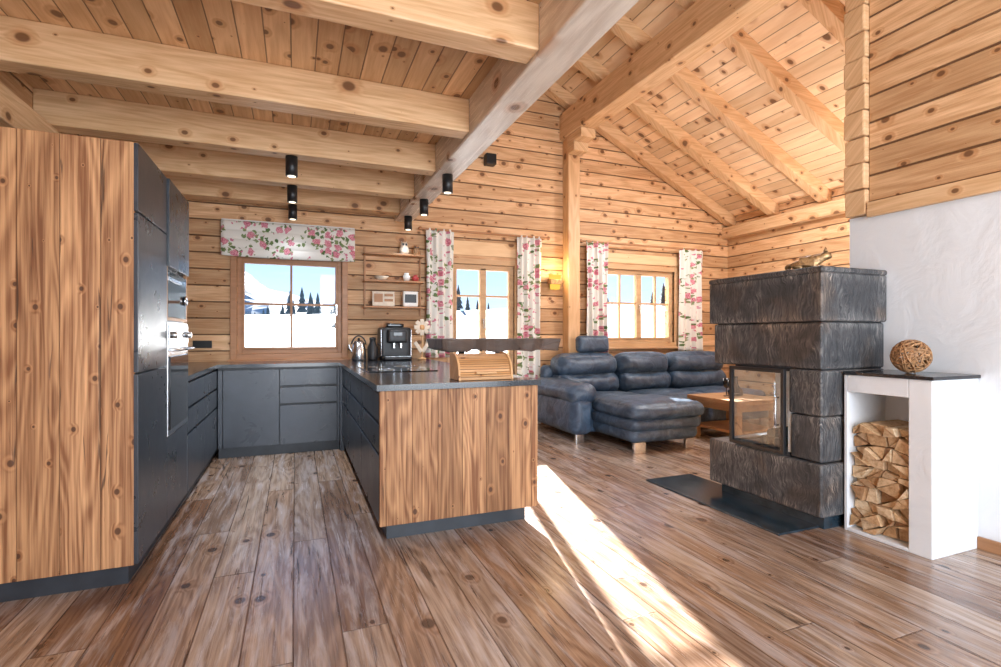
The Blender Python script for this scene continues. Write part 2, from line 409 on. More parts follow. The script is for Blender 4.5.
# ------------------------------------------------------------------ windows
def window(name,W,mat,cols,rails,split=False,wsill=True):
    x0,x1,z0,z1=W; e=group(name,((x0+x1)/2,YB+.05,z0))
    f=.05; ya,yb=YB+.03,YB+.10
    boxes('frame',[(x0,x0+f,ya,yb,z0,z1),(x1-f,x1,ya,yb,z0,z1),(x0+f,x1-f,ya,yb,z1-f,z1),(x0+f,x1-f,ya,yb,z0,z0+f)],mat,e,bv=.004)
    c=.065
    boxes('casing',[(x0-c,x0,YB-.022,YB+.03,z0-c,z1+c),(x1,x1+c,YB-.022,YB+.03,z0-c,z1+c),(x0,x1,YB-.022,YB+.03,z1,z1+c),(x0,x1,YB-.022,YB+.03,z0-c,z0)],mat,e,bv=.004)
    ms=[]
    xi0,xi1,zi0,zi1=x0+f,x1-f,z0+f,z1-f
    for cx in cols: ms.append((cx-.012,cx+.012,ya+.01,yb-.01,zi0,zi1))
    for rz in rails: ms.append((xi0,xi1,ya+.012,yb-.012,rz-.012,rz+.012))
    if split:
        cx=(x0+x1)/2; ms.append((cx-.04,cx+.04,ya-.012,yb-.005,zi0,zi1))
    boxes('muntins',ms,mat,e,bv=.003)
    s=.022
    boxes('sash',[(xi0,xi0+s,ya-.012,yb-.02,zi0,zi1),(xi1-s,xi1,ya-.012,yb-.02,zi0,zi1),(xi0+s,xi1-s,ya-.012,yb-.02,zi1-s,zi1),(xi0+s,xi1-s,ya-.012,yb-.02,zi0,zi0+s)],mat,e,bv=.003)
    box('glass',xi0,xi1,YB+.062,YB+.066,zi0,zi1,'glass',e)
    if wsill: box('sill',x0-.09,x1+.09,YB-.07,YB+.03,z0-c-.03,z0-c,mat,e,bv=.006)
    hx=(x0+x1)/2 if split else x1-f-.012
    boxes('handle',[(hx-.012,hx+.012,ya-.03,ya-.012,(z0+z1)/2-.04,(z0+z1)/2+.03),(hx-.008,hx+.008,ya-.05,ya-.03,(z0+z1)/2-.10,(z0+z1)/2+.01)],'steel',e,bv=.003)
    return e
window('window_1',W1,'win',[(W1[0]+W1[1])/2],[1.56])
window('window_2',W2,'winl',[],[1.72],split=True,wsill=False)
window('window_3',W3,'winl',[4.43,5.07],[1.68],split=True)
box('trim_2',1.80,2.95,YB-.02,YB,2.24,2.42,'trim',bv=.004)
box('trim_3',4.0,5.5,YB-.02,YB,2.26,2.40,'trim',bv=.004)

# ------------------------------------------------------------------ curtains
def curtain(name,x0,x1,z0,z1,y,nf,amp=.035):
    nx=nf*10; nz=24; vs=[];fs=[]
    cx=(x0+x1)/2; ph=random.random()*6
    for j in range(nz+1):
        t=j/nz; zz=z0+(z1-z0)*t
        for i in range(nx+1):
            s=i/nx; w=1.0-.06*math.sin(t*math.pi)
            xx=cx+(x0+(x1-x0)*s-cx)*w
            yy=y+amp*math.sin(s*nf*2*math.pi+ph+.5*math.sin(t*3))*(1-.35*t)+.008*math.sin(s*37+t*5)
            vs.append((xx-cx,yy-y,zz-z0))
    for j in range(nz):
        for i in range(nx):
            a=j*(nx+1)+i; fs.append((a,a+1,a+nx+2,a+nx+1))
    me=bpy.data.meshes.new(name); me.from_pydata(vs,[],fs)
    ob=addobj(name,me,'floral',None,(cx,y,z0),smooth=True)
    so=ob.modifiers.new('s','SOLIDIFY'); so.thickness=.004
    return ob
def rodset(x0,x1,z):
    e=group('curtain_rod',((x0+x1)/2,6.2,z))
    tube('rod',[[(x0,6.2,z),(x1,6.2,z)]],.014,'win',e,(0,0,0))
    for xx in (x0,x1): rbox('finial',xx-.025,xx+.025,6.175,6.225,z-.025,z+.025,.024,'win',e,n=6)
    boxes('bracket',[(xx-.01,xx+.01,6.2,6.3,z-.012,z+.012) for xx in (x0+.05,x1-.05)],'win',e)
    return e
rodset(1.42,3.18,2.52); rodset(3.68,5.98,2.52)
curtain('curtain',1.49,1.85,.93,2.53,6.20,4,.028)
curtain('curtain',2.72,3.08,.02,2.53,6.20,4,.028)
curtain('curtain',3.76,4.12,.95,2.53,6.20,4,.028)
curtain('curtain',5.40,5.86,.95,2.53,6.20,4,.028)
def blind():
    x0,x1,z0,z1=-.745,.645,2.07,2.45; prof=[]
    n=4
    for i in range(n*8+1):
        t=i/(n*8); zz=z1-(z1-z0)*t; f=(t*n)%1
        prof.append((-.018-.014*math.sin(f*math.pi)**.7-.02*t,zz))
    vs=[];fs=[];nx=30
    for (d,zz) in prof:
        for i in range(nx+1):
            s=i/nx; vs.append((x0+(x1-x0)*s,YB-.05+d,zz-.012*math.sin(s*math.pi)*((z1-zz)/(z1-z0))))
    for j in range(len(prof)-1):
        for i in range(nx):
            a=j*(nx+1)+i; fs.append((a,a+1,a+nx+2,a+nx+1))
    me=bpy.data.meshes.new('roman_blind'); me.from_pydata(vs,[],fs)
    e=group('roman_blind',(0,YB-.05,2.45))
    ob=addobj('fabric',me,'floral',e,(0,0,0),smooth=True); so=ob.modifiers.new('s','SOLIDIFY'); so.thickness=.006
    box('headrail',x0,x1,YB-.06,YB,2.44,2.47,'white',e,bv=.004)
blind()

# ------------------------------------------------------------------ kitchen
XF=-.707
tc=group('tall_cabinet',(-1.15,3.5,0))
box('side_panel',XL+.01,XF-.018,2.945,2.975,.10,2.14,'rust',tc,bv=.003)
box('carcass',XL+.01,XF-.022,2.975,4.15,.10,2.14,'dark',tc)
box('toe_kick',XL+.01,XF-.05,2.99,4.15,0,.10,'toe',tc)
fr=[]
Y1,Y2,Y3=2.948,3.548,4.148
for (a,b) in ((.105,1.02),(1.03,1.80),(1.81,2.138)): fr.append((XF-.02,XF,Y1,Y2-.004,a,b))
fr+= [(XF-.02,XF,Y2,Y3-.002,.105,.60),(XF-.02,XF+.012,Y2,Y3-.002,1.62,2.138)]
boxes('fronts',fr,'dark',tc,bv=.002)
boxes('niche_lining',[(XF-.02,XF-.001,Y2,Y2+.02,1.30,1.62),(XF-.02,XF-.001,Y3-.022,Y3-.002,1.30,1.62),(XF-.02,XF-.001,Y2+.02,Y3-.022,1.30,1.315)],'shelf',tc)
ov=group('built_in_oven',(XF,3.85,.62))
box('oven_body',XF-.02,XF+.004,Y2+.003,Y3-.006,.605,1.29,'steel',ov,bv=.003)
box('oven_glass',XF+.004,XF+.012,Y2+.03,Y3-.03,.64,1.08,'gloss',ov,bv=.003)
box('control_panel',XF+.004,XF+.010,Y2+.02,Y3-.02,1.15,1.27,'steel',ov,bv=.003)
box('display',XF+.010,XF+.013,Y2+.2,Y3-.2,1.18,1.24,'gloss',ov)
for yy in (Y2+.08,Y3-.08): lathe('knob',[(.022,0),(.022,.02),(.018,.03)],(XF+.010,yy,1.21),'steel',ov,rot=(0,math.pi/2,0),seg=18)
tube('handle',[[(XF+.004,Y2+.06,1.12),(XF+.05,Y2+.06,1.12),(XF+.05,Y3-.06,1.12),(XF+.004,Y3-.06,1.12)]],.009,'steel',ov)
cm=group('built_in_microwave',(XF,3.85,1.32))
box('front',XF-.02,XF-.002,Y2+.022,Y3-.024,1.317,1.60,'gloss',cm,bv=.004)
lathe('dial',[(.03,0),(.03,.014),(.026,.02)],(XF-.002,Y3-.1,1.44),'steel',cm,rot=(0,math.pi/2,0),seg=20)
boxes('trim',[(XF-.002,XF+.004,Y2+.03,Y3-.2,1.54,1.56)],'steel',cm)

def front_list_y(xf,segs,rows,side):
    L=[]
    for (a,b) in segs:
        for (z0,z1) in rows: L.append(((xf-.02,xf) if side>0 else (xf,xf+.02))+(a+.003,b-.003,z0,z1))
    return L
R3=((.105,.50),(.52,.68),(.70,.865))
lb=group('base_cabinet',(-1.1,4.9,0))
box('carcass',XL+.01,XF-.022,4.16,6.29,.10,.885,'black',lb)
box('toe_kick',XL+.01,XF-.05,4.16,6.29,0,.10,'toe',lb)
boxes('fronts',front_list_y(XF,[(4.16,4.9),(4.9,5.62)],R3,1),'dark',lb,bv=.002)
box('worktop',XL+.01,XF+.004,4.155,6.29,.887,.922,'granite',lb)
bb=group('base_cabinet',(-.1,5.95,0))
YF=5.62
box('carcass',XF+.006,.428,YF+.022,6.29,.10,.885,'black',bb)
box('toe_kick',XF+.006,.428,YF+.06,6.29,0,.10,'toe',bb)
L=[(XF+.05,-.155,YF,YF+.02,.105,.865),(XF+.006,XF+.045,YF,YF+.02,.105,.865)]
for (a,b) in R3: L.append((-.148,.40,YF,YF+.02,a,b))
L.append((.405,.428,YF,YF+.02,.105,.865))
boxes('fronts',L,'dark',bb,bv=.002)
box('worktop',XF+.005,.4295,YF-.015,6.29,.887,.922,'granite',bb)
isl=group('kitchen_island',(.95,4.6,0))
box('carcass',.472,1.44,3.03,6.29,.10,.885,'black',isl)
box('toe_kick',.50,1.40,3.07,6.29,0,.10,'toe',isl)
box('wood_end_panel',.45,1.46,3.0,3.028,.10,.885,'rust',isl,bv=.003)
box('wood_back_panel',1.442,1.46,3.03,6.16,.10,.885,'rust',isl,bv=.003)
boxes('fronts',front_list_y(.45,[(3.03,3.9),(3.9,4.76),(4.76,5.60)],R3,-1),'dark',isl,bv=.002)
box('corner_filler',.432,.47,5.60,6.29,0.0,.885,'dark',isl)
box('worktop',.43,1.475,2.98,6.29,.887,.922,'granite',isl)
hob=group('induction_hob',(.78,4.45,.925))
box('glass_plate',.52,1.06,4.0,4.80,.9225,.929,'gloss',hob,bv=.003)
rings=[]
for (cx,cy,r) in ((.66,4.2,.09),(.92,4.2,.07),(.66,4.6,.07),(.92,4.6,.1)):
    rings.append([(cx+r*math.cos(a*math.pi/16),cy+r*math.sin(a*math.pi/16),.9295) for a in range(32)])
tube('zone_rings',rings,.0012,'steel',hob,cyclic=True,res=1)

# raised bar shelf: live edge slab
bar=group('raised_bar',(1.33,3.6,.92))
M['barkslab']=wood('dark_slab_wood','X',(.13,.09,.07),(.04,.03,.026),ks=4,kr=.1,rough=.4,kcol=(.02,.01,.01),halo=(.05,.03,.02),cracks=True,bump=.01)
def slab():
    n=40
    x0,x1,y0,y1,z0,z1=.90,1.80,3.30,3.72,1.10,1.185
    out=[]
    for i in range(n+1):
        s=i/n; out.append((x0+(x1-x0)*s, y0+.018*math.sin(s*9)+.01*math.sin(s*31)))
    for i in range(n+1):
        s=1-i/n; out.append((x0+(x1-x0)*s, y1+.018*math.sin(s*7+1)+.008*math.sin(s*27)))
    bm=bmesh.new()
    cx,cy=(x0+x1)/2,(y0+y1)/2
    top=[bm.verts.new((a,b,z1)) for a,b in out]
    bot=[bm.verts.new((cx+(a-cx)*.97,cy+(b-cy)*.88,z0+.008*math.sin(a*23)+.005*math.sin(a*51))) for a,b in out]
    bm.faces.new(top); bm.faces.new(bot[::-1]); m=len(out)
    for i in range(m): bm.faces.new((top[i],bot[i],bot[(i+1)%m],top[(i+1)%m]))
    bmesh.ops.recalc_face_normals(bm,faces=bm.faces)
    me=bpy.data.meshes.new('slab'); bm.to_mesh(me); bm.free()
    bevel(addobj('slab',me,M['barkslab'],bar,(0,0,0)),.006)
slab()
lathe('foot_plate',[(.07,.9225),(.07,.93),(.02,.935)],(1.10,3.50,0),'black',bar)
lathe('stem',[(.022,.93),(.022,1.115)],(1.10,3.50,0),'black',bar)
lathe('foot_plate_2',[(.07,.9225),(.07,.93),(.02,.935)],(1.38,3.50,0),'black',bar)
lathe('stem_2',[(.022,.922),(.022,1.115)],(1.38,3.50,0),'black',bar)
# bread box
bx=group('bread_box',(1.12,3.18,.922))
x0,x1=.945,1.315; yb0,yb1=3.07,3.27
prof=[(yb1,.923),(yb1,1.085),(yb1-.05,1.085)]
for i in range(9):
    a=math.pi/2+i/8*math.pi/2*.95; prof.append((yb1-.06+.125*math.cos(a)*1.0,.965+.12*math.sin(a)))
prof+=[(yb0,.95),(yb0,.923)]
prism('body',[(p[0],p[1]) for p in prof],x0+.014,x1-.014,'X','bread',bx)
def side(xx):
    pp=[(yb1,.923),(yb1,1.095)]
    for i in range(9):
        a=math.pi/2+i/8*math.pi/2; pp.append((yb1-.06+.14*math.cos(a),.965+.13*math.sin(a)))
    pp+=[(yb0-.01,.923)]
    prism('side',pp,xx,xx+.014,'X','breadp',bx,bv=.002)
side(x0); side(x1-.014)
box('knob_bar',1.06,1.20,yb0-.012,yb0+.006,.962,.976,'breadp',bx,bv=.003)

# counter appliances
cf=group('coffee_machine',(1.08,5.98,.922))
rbox('body',.90,1.26,5.95,6.22,.924,1.30,.03,'black',cf,n=8)
rbox('drip_tray',.92,1.24,5.80,5.97,.924,.965,.015,'black',cf,n=8)
boxes('tray_grille',[(.94+.03*i,.955+.03*i,5.82,5.94,.965,.969) for i in range(10)],'steel',cf)
rbox('brew_head',.97,1.19,5.84,5.97,1.12,1.27,.02,'black',cf,n=8)
boxes('spouts',[(1.03,1.05,5.86,5.89,1.06,1.12),(1.11,1.13,5.86,5.89,1.06,1.12)],'steel',cf,bv=.003)
box('display',1.03,1.13,5.836,5.842,1.20,1.24,'gloss',cf,bv=.002)
rbox('bean_hopper',.98,1.18,6.0,6.18,1.30,1.345,.015,'gloss',cf,n=8)
boxes('steel_trim',[(.905,.912,5.942,5.952,.97,1.27),(1.248,1.255,5.942,5.952,.97,1.27)],'steel',cf,bv=.002)
kt=group('kettle',(.66,5.95,.922))
lathe('body',[(.075,.924),(.082,.94),(.078,1.03),(.060,1.12),(.045,1.14),(.01,1.15)],(.66,5.95,0),'steel',kt)
lathe('lid_knob',[(.012,1.148),(.016,1.165),(.008,1.178)],(.66,5.95,0),'black',kt,seg=16)
tube('handle',[[(.66,6.01,1.15)]+[(.66+.08*math.cos(a*.3+.2),5.95,1.08+.12*math.sin(a*.3+.2)) for a in range(10)]],.008,'black',kt)
tube('spout',[[(.60,5.95,1.0),(.565,5.95,1.06),(.55,5.95,1.10)]],.012,'steel',kt)
tp=group('thermos_jug',(.81,5.93,.922))
lathe('body',[(.055,.924),(.058,.94),(.058,1.07),(.035,1.12),(.032,1.15),(.038,1.16),(.036,1.18),(.005,1.185)],(.81,5.93,0),'black',tp)
tube('handle',[[(.86,5.93,1.11),(.90,5.93,1.09),(.90,5.93,.99),(.865,5.93,.96)]],.008,'black',tp)
# wooden daisy
fl=group('wooden_daisy',(1.37,5.9,.922)); DX=1.37
lathe('base',[(.05,.924),(.05,.94),(.02,.95)],(DX,5.9,0),'breadp',fl,seg=20)
tube('stem',[[(DX,5.9,.94),(DX+.005,5.9,1.1),(DX,5.9,1.28)]],.008,'breadp',fl)
for i in range(8):
    a=i*2*math.pi/8; ob=rbox('petal',DX-.024,DX+.024,5.885,5.897,1.26-.04,1.26+.04,.024,'cream',fl,n=6)
    ob.location=Vector((DX+.055*math.sin(a),5.89,1.30+.055*math.cos(a)))-fl.location; ob.rotation_euler=(0,a,0)
rbox('centre',DX-.028,DX+.028,5.87,5.90,1.272,1.328,.025,'breadp',fl,n=6)
for sx in (-1,1):
    ob=rbox('leaf',DX-.022,DX+.022,5.89,5.90,1.0,1.14,.022,'cream',fl,n=6)
    ob.location=Vector((DX+sx*.045,5.895,1.07))-fl.location; ob.rotation_euler=(0,sx*.6,0)
# wall shelf unit
sh=group('wall_shelf',(1.1,6.22,1.5))
boxes('boards',[(.74,1.46,6.12,6.30,zz,zz+.022) for zz in (1.53,1.84,2.16)],'shelf',sh,bv=.003)
boxes('uprights',[(.755,.775,6.27,6.30,1.45,2.26),(1.425,1.445,6.27,6.30,1.45,2.26)],'shelf',sh,bv=.003)
def pot(name,x,y,z,r,h,mat):
    lathe(name,[(r*.6,z),(r,z+h*.3),(r,z+h*.6),(r*.55,z+h*.85),(r*.7,z+h),(r*.5,z+h*.98)],(x,y,0),mat,seg=20)
def owl(x,y,z,s,mat):
    e=group('owl_figurine',(x,y,z))
    lathe('body',[(s*.30,z),(s*.42,z+s*.2),(s*.42,z+s*.5),(s*.30,z+s*.75),(s*.34,z+s*.9),(s*.22,z+s*1.08),(s*.04,z+s*1.12)],(x,y,0),mat,e,seg=18)
    for sx in (-1,1):
        lathe('ear',[(s*.09,0),(.001,s*.16)],(x+sx*s*.2,y,z+s*1.02),mat,e,seg=8)
        lathe('eye',[(s*.10,0),(s*.09,s*.03)],(x+sx*s*.13,y-s*.30,z+s*.86),'black',e,seg=12,rot=(math.pi/2,0,0))
owl(1.22,6.2,2.182,.14,'cream'); owl(1.37,6.2,2.182,.11,'wicker')
lathe('bowl',[(.03,1.862),(.05,1.87),(.085,1.91),(.08,1.91),(.02,1.87)],(.95,6.2,0),'cream')
pot('sugar_jar',1.25,6.2,1.862,.045,.10,'white'); pot('pink_jar',1.36,6.2,1.862,.04,.08,'red')
pic=group('recipe_card_stand',(.97,6.16,1.552))
box('card',.84,1.10,6.17,6.19,1.555,1.73,'cream',pic,bv=.002,rot=(-.12,0,0))
boxes('print',[(.86,.96,6.160,6.166,1.60,1.70),(.98,1.08,6.160,6.166,1.67,1.70),(.98,1.08,6.160,6.166,1.61,1.64)],'shelf',pic)
tin=group('storage_tin',(1.29,6.2,1.552))
rbox('tin',1.20,1.38,6.15,6.26,1.553,1.74,.012,'white',tin,n=6)
box('tin_label',1.22,1.36,6.145,6.152,1.60,1.70,'black',tin,bv=.002)
box('power_outlet',-1.02,-.84,6.285,6.30,1.07,1.15,'black',bv=.004)

def spot(x,y,z,en):
    e=group('ceiling_spotlight',(x,y,z))
    lathe('housing',[(.045,z-.155),(.045,z),(.02,z)],(x,y,0),'black',e,seg=24)
    lathe('bulb_ring',[(.030,z-.158),(.030,z-.150)],(x,y,0),'bulb',e,seg=20)
    l=bpy.data.lights.new('spot_lamp','SPOT'); l.energy=en; l.spot_size=math.radians(120); l.spot_blend=.8; l.shadow_soft_size=.04; l.color=(.80,.88,1)
    ob=bpy.data.objects.new('lamp',l); COL.objects.link(ob); ob.parent=e; ob.location=(0,0,-.17)
for yy,en in ((4.375,110),(5.225,60),(5.995,6)): spot(-.03,yy,2.62,en)
for yy,en in ((4.30,45),(5.18,25),(5.98,8)): spot(1.225,yy,2.60,en)
sc=group('wall_sconce',(3.28,6.25,1.93))
prism('shade',[(3.20,2.03),(3.36,2.03),(3.34,1.83),(3.22,1.83)],6.17,6.23,'Y','lampglow',sc,bv=.006)
boxes('brackets',[(3.195,3.365,6.16,6.25,1.90,1.965)],'wicker',sc,bv=.004)
box('back_plate',3.24,3.32,6.23,6.30,1.86,2.0,'hinge',sc,bv=.004)

# ------------------------------------------------------------------ sofa
so=group('corner_sofa',(4.3,5.3,0))
rbox('base',2.98,5.95,5.05,6.10,.09,.30,.05,'sofa',so,jit=.003)
rbox('arm_side',2.84,3.10,4.92,6.05,.09,.52,.09,'sofa',so,puff=(.02,.02,.01),jit=.004)
rbox('arm_roll',2.80,3.16,4.90,6.0,.44,.66,.11,'sofa',so,puff=(.01,.01,.02),jit=.005)
for i,(a,b) in enumerate(((3.12,4.04),(4.04,4.90),(4.90,5.85))):
    rbox('seat_cushion_%d'%(i+1),a+.005,b-.005,5.0,5.75,.27,.47,.08,'sofa',so,puff=(0,.015,.035),jit=.005)
rbox('back_frame',2.98,5.95,5.95,6.10,.2,.82,.07,'sofa',so)
for i,(a,b) in enumerate(((3.06,4.0),(4.0,4.85),(4.85,5.85))):
    rbox('back_cushion_%d'%(i+1),a+.005,b-.005,5.66,6.0,.44,.72,.12,'sofa',so,puff=(0,.05,.02),jit=.006)
    rbox('back_pillow_%d'%(i+1),a+.01,b-.01,5.70,6.03,.66,.96,.13,'sofa',so,puff=(0,.06,.02),jit=.006)
rbox('headrest',3.42,3.90,5.80,5.93,.98,1.20,.055,'sofa',so,puff=(0,.02,0),jit=.003,rot=(-.12,0,0))
boxes('headrest_rods',[(3.55,3.57,5.86,5.88,.88,1.02),(3.75,3.77,5.86,5.88,.88,1.02)],'steel',so)
rbox('chaise_base',3.16,4.02,4.30,5.1,.10,.27,.07,'sofa',so,puff=(.01,.02,0),jit=.004)
rbox('chaise_mid',3.13,4.05,4.27,5.1,.22,.37,.07,'sofa',so,puff=(.01,.02,0),jit=.004)
rbox('chaise_cushion',3.12,4.06,4.24,5.05,.34,.50,.075,'sofa',so,puff=(.01,.02,.035),jit=.006)
boxes('feet',[(3.2,3.34,4.33,4.37,0,.11),(3.86,3.98,4.33,4.37,0,.11),(2.9,3.0,4.98,5.02,0,.10),(5.8,5.9,5.08,5.12,0,.10)],'steel',so,bv=.004)

# coffee table
ct=group('coffee_table',(4.8,4.6,0))
box('top',4.42,5.12,4.18,4.94,.44,.49,'tablewood',ct,bv=.006)
boxes('legs',[(4.45,4.53,4.21,4.29,0,.44),(5.01,5.09,4.21,4.29,0,.44),(4.45,4.53,4.83,4.91,0,.44),(5.01,5.09,4.83,4.91,0,.44)],'tablewood',ct,bv=.004)
box('lower_shelf',4.46,5.08,4.23,4.89,.12,.15,'tablewood',ct,bv=.004)
boxes('apron',[(4.47,5.07,4.23,4.255,.36,.44),(4.47,4.495,4.29,4.83,.36,.44)],'tablewood',ct,bv=.003)
def wine(x,y,z,nm,s=1):
    lathe(nm,[(.035*s,z),(.035*s,z+.004),(.005,z+.008),(.005,z+.09*s),(.03*s,z+.11*s),(.042*s,z+.15*s),(.034*s,z+.21*s)],(x,y,0),'gloss',seg=20)
wine(4.62,4.45,.49,'wine_glass'); wine(4.72,4.62,.49,'wine_glass')
lathe('wine_decanter',[(.05,.49),(.08,.50),(.085,.54),(.03,.62),(.02,.70),(.03,.72)],(4.84,4.6,0),'gloss',seg=24)

# ------------------------------------------------------------------ stove
st=group('tiled_stove',(3.3,2.63,0))
SX0,SX1,SY0,SY1=2.99,3.595,2.18,3.08
def blk(n,a,b,c,d,e,f): bevel(box(n,a,b,c,d,e,f,'stove',st),.014,3)
box('core',SX0+.04,SX1,SY0+.03,SY1-.03,.99,1.60,'stoveseam',st)
box('core_low',SX0+.06,SX1,SY0+.03,SY1-.05,.0,.40,'slate',st)
blk('tier_1',SX0-.01,SX1,SY0-.005,SY1+.01,.085,.412)
blk('tier_2',SX0+.012,SX1,SY0+.012,2.405,.418,.70)
blk('tier_3',SX0+.004,SX1,SY0+.004,2.412,.706,.99)
blk('tier_4',SX0+.010,SX1,SY0+.008,SY1-.02,.996,1.29)
blk('tier_5',SX0-.012,SX1,SY0-.010,SY1+.01,1.296,1.60)
blk('cap',SX0-.016,SX1,SY0-.014,SY1+.014,1.598,1.635)
boxes('firebox_shell',[(3.42,SX1,2.415,2.86,.415,.995),(SX0+.02,3.42,2.415,2.86,.413,.44),(SX0+.02,3.42,2.415,2.86,.972,.995)],'stoveseam',st)
boxes('firebox_lining',[(3.40,3.42,2.42,2.85,.44,.972),(3.02,3.40,2.415,2.435,.44,.972)],'firebrick',st)
fx=SX0-.035
boxes('door_frame',[(fx-.012,fx+.012,2.405,2.43,.43,.985),(fx-.012,fx+.012,2.83,2.855,.43,.985),(fx-.012,fx+.012,2.43,2.83,.96,.985),(fx-.012,fx+.012,2.43,2.83,.43,.455),
  (fx,3.42,2.845,2.865,.43,.45),(fx,3.42,2.845,2.865,.965,.985)],'black',st,bv=.002)
box('door_glass',fx-.002,fx+.002,2.43,2.83,.455,.96,'sglass',st)
box('side_glass',fx+.012,3.42,2.853,2.857,.45,.965,'sglass',st)
tube('door_handle',[[(fx-.012,2.445,.62),(fx-.04,2.445,.62),(fx-.04,2.445,.80),(fx-.012,2.445,.80)]],.006,'steel',st)
for i,(yy,zz) in enumerate(((2.55,.475),(2.66,.475),(2.60,.53))):
    tube('fire_log_%d'%i,[[(3.06,yy,zz),(3.36,yy+.03*(i-1),zz)]],.032,'fir',st)
box('stove_floor_plate',2.70,3.17,2.24,3.5,.0,.012,'slate',bv=.003)
def figurine():
    base=Vector((3.17,2.42,1.642))
    vs=[(0,0,.052),(0,-.05,.057),(0,-.085,.077),(0,-.115,.092),(0,-.15,.085),(0,.05,.052),(0,.09,.038),(.03,.12,.025),(.05,.09,.022),
        (.022,-.055,.024),(.024,-.10,.014),(-.022,-.055,.024),(-.024,-.10,.014),(.028,.055,.026),(.03,.02,.016),(-.028,.055,.026),(-.03,.02,.016)]
    ed=[(0,1),(1,2),(2,3),(3,4),(0,5),(5,6),(6,7),(7,8),(1,9),(9,10),(1,11),(11,12),(5,13),(13,14),(5,15),(15,16)]
    rr=[.042,.042,.030,.033,.014,.042,.018,.016,.010,.018,.012,.018,.012,.022,.013,.022,.013]
    me=bpy.data.meshes.new('fox_body'); me.from_pydata(vs,ed,[])
    e=group('bronze_animal_figurine',base)
    ob=addobj('body',me,'gold',e,base)
    ob.modifiers.new('skin','SKIN')
    for i,v in enumerate(me.skin_vertices[0].data): v.radius=(rr[i],rr[i]); v.use_root=(i==0)
    sb=ob.modifiers.new('sub','SUBSURF'); sb.levels=2; sb.render_levels=2
    for sx in (-1,1): lathe('ear',[(.014,0),(.001,.032)],base+Vector((sx*.016,-.108,.115)),'gold',e,seg=8)
    e.rotation_euler=(0,0,math.radians(38))
figurine()

# wood niche
nc=group('firewood_niche',(3.38,1.97,0))
NX0,NX1,NY0,NY1=3.17,3.598,1.69,2.166
boxes('masonry',[(NX0,NX1,NY0,1.805,0,.965),(NX0,NX1,2.145,NY1,0,.965),(NX0,NX1,1.805,2.145,.86,.965),(NX0+.36,NX1,1.805,2.145,0,.86),(NX0,NX0+.36,1.805,2.145,0,.02)],'plaster',nc,bv=.004)
box('top_slab',NX0-.012,NX1,NY0-.012,NY1,.965,.985,'granite',nc,bv=.003)
def firewood():
    bm=bmesh.new(); random.seed(5)
    ya,yb,za,zb=1.809,2.141,.022,.665; ny,nz=4,10
    P={}
    for j in range(nz+1):
        for i in range(ny+1):
            yy=ya+(yb-ya)*i/ny; zz=za+(zb-za)*j/nz
            if 0<i<ny: yy+=random.uniform(-.030,.030)
            if 0<j<nz: zz+=random.uniform(-.022,.022)
            if j==nz: zz+=random.uniform(-.03,.02)
            P[i,j]=(yy,zz)
    def piece(poly):
        cy=sum(p[0] for p in poly)/len(poly); cz=sum(p[1] for p in poly)/len(poly)
        sc=random.uniform(.84,.95); rt=random.uniform(-.10,.10)
        q=[(min(yb,max(ya,cy+(p[0]-cy)*sc-(p[1]-cz)*rt)),max(za,cz+(p[1]-cz)*sc+(p[0]-cy)*rt)) for p in poly]
        if random.random()<.5:
            k=random.randrange(len(q)); a,b=q[k],q[(k+1)%len(q)]
            m=((a[0]+b[0])/2,(a[1]+b[1])/2); m=(m[0]+(m[0]-cy)*.14,m[1]+(m[1]-cz)*.14); m=(min(yb,max(ya,m[0])),max(za,m[1]))
            q.insert(k+1,m)
        xf=NX0+.03+random.uniform(-.027,.05); tx=random.uniform(-.006,.006)
        f=[bm.verts.new((xf+tx*(i%2),p[0],p[1])) for i,p in enumerate(q)]; b=[bm.verts.new((NX0+.355,p[0],p[1])) for p in q]
        bm.faces.new(f); bm.faces.new(b[::-1]); n=len(q)
        for k in range(n): bm.faces.new((f[k],b[k],b[(k+1)%n],f[(k+1)%n]))
    for j in range(nz):
        for i in range(ny):
            a,b,c,d=P[i,j],P[i+1,j],P[i+1,j+1],P[i,j+1]; r=random.random()
            if r<.38: piece([a,b,c]); piece([a,c,d])
            elif r<.76: piece([a,b,d]); piece([b,c,d])
            else: piece([a,b,c,d])
    bmesh.ops.recalc_face_normals(bm,faces=bm.faces)
    me=bpy.data.meshes.new('firewood_stack'); bm.to_mesh(me); bm.free()
    bevel(addobj('firewood_stack',me,'firewood'),.003,1)
firewood()
def wball():
    c=Vector((3.36,1.90,1.085)); paths=[]
    random.seed(5)
    for i in range(44):
        q=Matrix.Rotation(random.uniform(0,math.pi),3,'X')@Matrix.Rotation(random.uniform(0,math.pi),3,'Z')@Matrix.Rotation(random.uniform(0,6),3,'Y')
        r=.090+random.uniform(-.006,.006); o=random.uniform(-.045,.045); rr=math.sqrt(r*r-o*o)
        paths.append([q@Vector((rr*math.cos(a*math.pi/14),rr*math.sin(a*math.pi/14),o+.004*math.sin(a))) for a in range(28)])
    tube('wicker_ball',paths,.0042,'wicker',None,c,cyclic=True,res=2)
wball()

